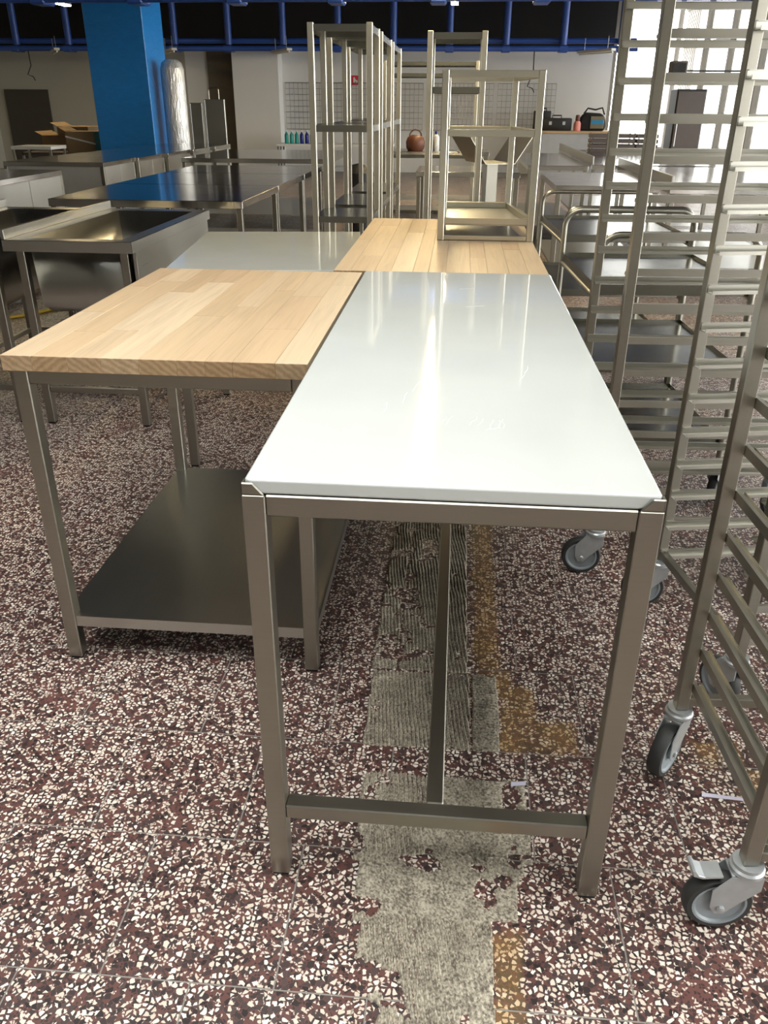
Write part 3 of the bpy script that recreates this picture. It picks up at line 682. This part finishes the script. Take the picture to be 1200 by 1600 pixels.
# ------------------------------------------------------------------ background items
t = thing('column', 'square blue column wrapped in shiny stretch film', 'column', (-5.47,14.5,0))
put('shaft', MB().box(-.5, .5, -.5, .5, 0, ZC-.01).mesh('shaft', 'column', .01), t)
prof = [(.02,.0),(.19,.0),(.20,.05),(.20,2.02),(.17,2.12),(.10,2.17),(.02,2.175)]
tag(put('wrapped_pack', MB().lathe(prof, 28).mesh('wrapped_pack', 'clearfilm', 0, .7), None, (-4.66,14.35,0)), 'tall round-topped pack in crinkled clear film beside the blue column', 'pack')
for (x0, x1, zt, lab, hd) in ((-4.0,-3.8,1.51,'narrower upright stainless panel beside the wrapped pack',0), (-3.76,-3.43,1.56,'wider upright stainless panel with a loop handle',1)):
    t = thing('upright_sheet', lab, 'metal sheet', (x0, 13.0, 0), 0, 'upright steel panels')
    bar('sheet', 'steel_sheet', t, 0, x1-x0, 0, .06, .0, zt, .004)
    bar('edge_strip', 'zinc', t, 0, .02, -.012, -.0003, .1, zt-.01, .002)
    if hd: put('handle', MB().tube([(x, .03, z) for x, z in [(.08, zt), (.08, zt+.12)] + arc(.12, zt+.12, .04, PI, PI/2, 4) + arc(.20, zt+.12, .04, PI/2, 0, 4) + [(.24, zt)]], .009, 8).mesh('handle', 'steel', 0, .8), t)
def carton(label, x0, x1, y0, y1, z0, z1, strap=False):
    t = thing('cardboard_box', label, 'box', ((x0+x1)/2, (y0+y1)/2, z0), 0, 'cardboard boxes by the column'); w, d, h = (x1-x0)/2, (y1-y0)/2, z1-z0
    put('body', MB().box(-w, w, -d, d, 0, h).mesh('body', 'carton', .004), t)
    put('flap', MB().prism([(-w,h),(-w-.12,h+.06),(-w-.118,h+.066),(-w,h+.006)], 'y', -d, d).mesh('flap', 'carton'), t)
    if strap: put('strap', MB().prism([(-w-.002,h*.72),(w+.002,h*.38),(w+.002,h*.46),(-w-.002,h*.80)], 'y', -d-.004, -d-.0005).mesh('strap', 'whitestrap'), t)
far_table('low bench holding the cardboard boxes left of the blue column', -7.6, -6.15, 14.3, 15.9, .69, top='crate', shelf=.2)
carton('brown cardboard box with a white strap left of the blue column', -6.74, -6.2, 14.35, 14.85, .69, 1.04, True)
carton('flat brown cardboard box lying behind the strapped box', -7.5, -6.7, 15.0, 15.7, .69, .95)
carton('thin cardboard box stacked on the flat one behind the strapped box', -7.2, -6.6, 15.05, 15.7, .951, 1.1)

# far counter left: shelf with bottles
far_table('long white shelf table under the wire grid on the far wall', -3.85, -1.2, 18.9, 19.6, .68, top='white', shelf=.2, legs=3)
bot = MB().lathe([(.004,0),(.042,0),(.046,.01),(.046,.17),(.034,.205),(.016,.225),(.014,.245),(.004,.245)], 14).mesh('body', 'teal', 0, .7)
botb = bot.copy(); botb.materials.clear(); botb.materials.append(M['blueb'])
capm = MB().lathe([(.004,.245),(.019,.245),(.019,.275),(.004,.277)], 12).mesh('cap', 'white', 0, .6)
ordn = ['leftmost', 'second from left', 'third from left', 'fourth from left', 'fifth from left', 'rightmost']
for k in range(6):
    teal = k < 3
    t = thing('bottle', '%s of six bottles on the far shelf, %s plastic' % (ordn[k], 'teal' if teal else 'deep blue'), 'bottle', (-3.66+.118*k, 19.15, .6805), 0, 'bottles on the far shelf')
    put('body', bot if teal else botb, t); put('cap', capm, t)
for k, (x, c) in enumerate(((-2.72,'blueb'),(-2.60,'blueb'),(-1.75,'white'))):
    me = bot.copy(); me.materials.clear(); me.materials.append(M[c])
    t = thing('bottle', ('left one of the two blue bottles seen through the tall shelving','right one of the two blue bottles seen through the tall shelving','white bottle at the right end of the far shelf')[k], 'bottle', (x, 19.15, .6805), 0, 'bottles on the far shelf'); put('body', me, t); put('cap', capm, t)
# wire grids on the far wall
def grid(label, x0, x1, z0, z1):
    t = thing('wire_grid', label, 'wire grid', (x0, Y1-.04, z0), 0, 'wire display grids on the far wall'); w, h = x1-x0, z1-z0
    put('frame', MB().tube([(0,0,0),(w,0,0),(w,0,h),(0,0,h)], .009, 6, True).mesh('frame', 'steel'), t)
    mb = MB(); n = int(w/.1)
    for k in range(1, n): x = w*k/n; mb.box(x-.004, x+.004, -.004, .004, 0, h)
    n2 = int(h/.12)
    for k in range(1, n2): z = h*k/n2; mb.box(0, w, .004, .012, z-.004, z+.004)
    put('wires', mb.mesh('wires', 'steel'), t)['kind'] = 'stuff'
    for i in range(2, n, 4):
        for j in (3, 6):
            if j < n2: put('hook', MB().tube([(w*i/n, 0, h*j/n2), (w*i/n, -.12, h*j/n2), (w*i/n, -.14, h*j/n2+.03)], .008, 5).mesh('hook', 'zinc'), t)
grid('left wire display grid above the bottle shelf', -3.9, -2.45, .95, 1.95)
grid('wire display grid in the middle, behind the tall shelving', -2.3, -.6, .95, 1.95)
grid('wire display grid behind the cage stand', -.45, 1.05, .95, 1.95)
grid('right wire display grid next to the black cases', 1.15, 2.5, .95, 1.95)
t = thing('wall_sign', 'small red sign with a white mark on the far wall', 'sign', (-2.21,Y1-.012,2.005))
put('plate', MB().box(-.1, .1, -.01, .01, -.1, .1).mesh('plate', 'signred', .002), t)
put('mark', MB().box(-.05, -.01, -.012, -.0102, -.06, .06).box(.01, .05, -.012, -.0102, -.06, .0).box(-.01, .01, -.012, -.0102, -.02, .02).mesh('mark', 'white'), t)
# bag and bottles in the centre
t = thing('bag', 'brown leather bag on the centre background table', 'bag', (-.32,11.85,.9), .2)
put('body', MB().lathe([(.01,0),(.11,0),(.135,.04),(.14,.12),(.115,.18),(.05,.21),(.01,.212)], 16).mesh('body', 'brownbag', 0, .9), t)
put('handle', MB().tube([(.09*math.cos(a), 0, .18+.1*math.sin(a)) for a in [PI*i/8 for i in range(9)]], .01, 6).mesh('handle', 'brownbag', 0, .9), t)
t = thing('spray_bottle', 'blue spray bottle beside the brown bag', 'bottle', (-.13,11.9,.9))
put('body', MB().lathe([(.004,0),(.035,0),(.038,.01),(.038,.2),(.016,.26),(.016,.3),(.004,.3)], 14).mesh('body', 'bagblue', 0, .7), t)
put('trigger', MB().prism([(-.02,.30),(.02,.30),(.025,.36),(-.06,.36),(-.06,.34),(-.03,.33)], 'y', -.012, .012).mesh('trigger', 'white', .002), t)
t = thing('bottle', 'white bottle beside the blue spray bottle and the brown bag', 'bottle', (-.02,11.85,.9))
put('body', MB().lathe([(.004,0),(.042,0),(.045,.01),(.045,.18),(.02,.22),(.004,.22)], 14).mesh('body', 'white', 0, .7), t); put('cap', MB().lathe([(.004,.22),(.02,.22),(.02,.26),(.004,.26)], 12).mesh('cap', 'blueb', 0, .7), t)
# far counter at right with cases
t = thing('counter', 'pale counter with a plywood edge against the far wall', 'counter', (2.15,19.2,0))
put('body', MB().box(0, 1.6, .03, 1.0, 0, .935).mesh('body', 'stone', .004), t); put('worktop', MB().box(-.03, 1.65, 0, 1.05, .9352, .985).mesh('worktop', 'plywood', .004), t)
t = thing('tool_case', 'low black tool case on the far counter', 'case', (2.48,19.55,.985))
put('body', MB().box(-.33, .33, -.16, .16, 0, .26).mesh('body', 'blackplastic', .03, .6, 2), t); put('handle', MB().tube([(-.1,0,.255),(-.1,0,.31),(.1,0,.31),(.1,0,.255)], .014, 6).mesh('handle', 'blackplastic', 0, .6), t)
for x in (-.15,.15): put('latch', MB().box(x-.03, x+.03, -.17, -.1605, .12, .19).mesh('latch', 'zinc'), t)
t = thing('tool_case', 'taller black case at the left end of the far counter', 'case', (2.12,19.95,.985))
put('body', MB().box(-.13, .25, -.15, .15, 0, .40).mesh('body', 'blackplastic', .02, .6, 2), t); put('handle', MB().tube([(-.03,0,.398),(-.03,0,.45),(.15,0,.45),(.15,0,.398)], .014, 6).mesh('handle', 'blackplastic', 0, .6), t)
t = thing('sports_bag', 'black and blue zipped bag on the right of the far counter', 'bag', (3.28,19.6,.985))
put('body', MB().prism([(-.27,0),(.27,0),(.29,.1),(.27,.27),(.18,.36),(-.16,.38),(-.27,.28),(-.29,.1)], 'y', -.16, .16).mesh('body', 'blackfabric', .05, .8, 3), t)
put('pocket', MB().box(-.06, .24, -.185, -.1605, .05, .30).mesh('pocket', 'khaki', .008), t); put('blue_band', MB().box(-.05, .23, -.195, -.1855, .14, .22).mesh('blue_band', 'bagblue', .003), t)
put('strap', MB().tube([(-.2,0,.35),(-.12,0,.46),(.05,0,.43),(.2,0,.47),(.26,0,.33)], .018, 6).mesh('strap', 'blackfabric', 0, .8), t)
t = thing('bottle', 'pink bottle with a dark cap between the black case and the bag', 'bottle', (2.93,19.4,.985))
put('body', MB().lathe([(.004,0),(.075,0),(.08,.02),(.08,.15),(.055,.2),(.004,.2)], 16).mesh('body', 'pink', 0, .7), t); put('cap', MB().lathe([(.004,.2),(.045,.2),(.05,.23),(.045,.32),(.004,.33)], 14).mesh('cap', 'brownbag', 0, .7), t)
for k, (x, y, z1, z0, lab) in enumerate(((1.85, 19.38, 2.56, 1.75, 'loose black cable hanging above the black cases'), (-9.6, 19.38, 2.56, 1.95, 'loose black cable hanging beside the dark doorway'))):
    tag(put('cable', MB().tube([(x, y, z1), (x+.01, y, (z1+z0)/2), (x-.1, y, z0+.12), (x+.02, y, z0+.08), (x+.06, y, z0)], .012, 6).mesh('cable', 'blackplastic', 0, .8)), lab, 'cable', 'hanging cables')
t = thing('waste_bin', 'tall black bin behind the tall shelving', 'bin', (-.85,9.2,0))
put('body', MB().lathe([(.01,0),(.14,0),(.17,.75),(.01,.75)], 18).mesh('body', 'blackplastic', 0, .6), t); put('lid', MB().lathe([(.01,.75),(.18,.75),(.18,.78),(.1,.86),(.01,.88)], 18).mesh('lid', 'blackplastic', 0, .6), t)
# dark machine, wall speaker, crates on the right
t = thing('display_fridge', 'tall dark cabinet against the window wall behind the racks', 'cabinet', (4.4,16.6,0))
put('body', MB().box(0, .55, .03, .6, .02, 1.79).mesh('body', 'blackplastic', .01), t); put('door', MB().box(.02, .53, 0, .0295, .1, 1.75).mesh('door', 'crate', .006), t); put('handle', MB().tube([(.06,-.03,.8),(.06,-.03,1.2)], .012, 8).mesh('handle', 'zinc', 0, .6), t)
t = thing('wall_speaker', 'dark grey loudspeaker hung high by the window wall', 'speaker', (4.0,15.0,1.9))
put('body', MB().box(-.14, .14, 0, .2, 0, .29).mesh('body', 'crate', .02, .6, 2), t); put('grille', MB().box(-.115, .115, -.008, -.0003, .03, .26).mesh('grille', 'blackplastic', .003), t); put('bracket', MB().tube([(.1,.19,.15),(.5,.3,.15),(1.15,.3,.15)], .014, 6).mesh('bracket', 'blackplastic', 0, .6), t)
for k in range(3):
    t = thing('plastic_crate', ('left','middle','right')[k]+' one of three brown slatted crates on the raised-edge table', 'crate', (2.25+.33*k, 12.15, .9005), 0, 'brown crates on the far table')
    put('base', MB().box(0, .3, 0, .35, 0, .02).mesh('base', 'crate'), t)
    for z in (.04, .11, .18):
        for (a, bq, c, d) in ((0,.3,0,.015),(0,.3,.335,.35),(0,.015,.0155,.3345),(.285,.3,.0155,.3345)): bar('slat', 'crate', t, a, bq, c, d, z, z+.05, 0)
    for x in (0,.285):
        for y in (.0155,.3195): bar('corner_post', 'crate', t, x+.0155 if x == 0 else x-.0155, x+.0305 if x == 0 else x-.0005, y, y+.015, .02, .24, 0)
t = thing('vertical_blind', 'cream vertical blind at the far end of the window wall', 'blind', (5.05, 18.4, 0))
bar('head_rail', 'fixture', t, -.04, .1495, -.05, 1.2, 3.3, 3.36)
sl = MB().box(-.006, .006, -.05, .05, .25, 3.2995).mesh('slat', 'blind')
for k in range(8): put('slat', sl, t, (0, .05+.15*k, 0), -.5)

# ------------------------------------------------------------------ ceiling trusses
def truss(label, y, z, verts, xe):
    t = thing('roof_truss', label, 'truss', (0, y, 0), 0, 'blue tubular roof trusses')
    for dz, dy in ((0,-.12),(.16,.12)): put('bottom_chord', MB().tube([(X0+.02, dy, z+dz), (xe, dy, z+dz)], .055, 12).mesh('bottom_chord', 'truss', 0, .8), t)
    put('top_chord', MB().tube([(X0+.02, 0, 3.75), (xe, 0, 3.75)], .06, 12).mesh('top_chord', 'truss', 0, .8), t)
    vm = MB().tube([(0,0,z+.08), (0,0,3.7)], .075, 12).mesh('web_post', 'truss', 0, .8)
    nm = MB().box(-.10, .10, -.17, .17, z-.07, z+.06).mesh('node_block', 'truss', .02)
    for x in verts:
        put('web_post', vm, t, (x, 0, 0)); put('node_block', nm, t, (x, 0, 0))
vx = [-9.9+1.237*k for k in range(12)]
truss('blue tubular truss along the top of the far wall', 19.5, 2.6, vx, 4.05)
truss('nearer blue tubular truss, only its underside at the top edge', 10.35, 2.66, vx, X1-.02)
for k, (x, lab) in enumerate(((-8.75,'unlit white batten light left of the blue column'),(-6.15,'unlit white batten light over the brown recess'),(-3.65,'unlit white batten light right of the white pillar'),(3.1,'unlit white batten light near the window end of the far truss'))):
    t = thing('batten_light', lab, 'light', (x, 18.9, 2.49), .5, 'unlit batten lights')
    put('housing', MB().box(-.06, .06, -.6, .6, .02, .07).mesh('housing', 'fixture', .008), t); put('tube', MB().tube([(0,-.57,.0),(0,.57,.0)], .016, 8).mesh('tube', 'white', 0, .8), t)
    for y in (-.4,.4): put('hanger', MB().tube([(0,y,.07),(0,y,.3)], .006, 5).mesh('hanger', 'zinc'), t)
names = ['nearest', 'second', 'third', 'fourth', 'fifth', 'sixth', 'farthest']
ROWS = ((.12, 'over the tables'), (-7.2, 'added left of the blue column to light the wall'), )  # second row is added to brighten the left part of the wall
for X, where in ROWS:
    for k in range(7):
        y = 4.2+1.9*k
        if X < -5 and y < 15: continue
        t = thing('led_batten', '%s of the row of lit warm LED battens %s' % (names[k], where), 'light', (X, y, 3.12), 0, 'lit LED battens')
        put('housing', MB().box(-.065, .065, -.75, .75, .03, .09).mesh('housing', 'fixture', .008), t); put('diffuser', MB().box(-.06, .06, -.74, .74, .012, .0298).mesh('diffuser', 'led'), t)
        for yy in (-.5,.5): put('hanger', MB().tube([(0,yy,.09),(0,yy,ZC-3.12)], .005, 5).mesh('hanger', 'zinc'), t)
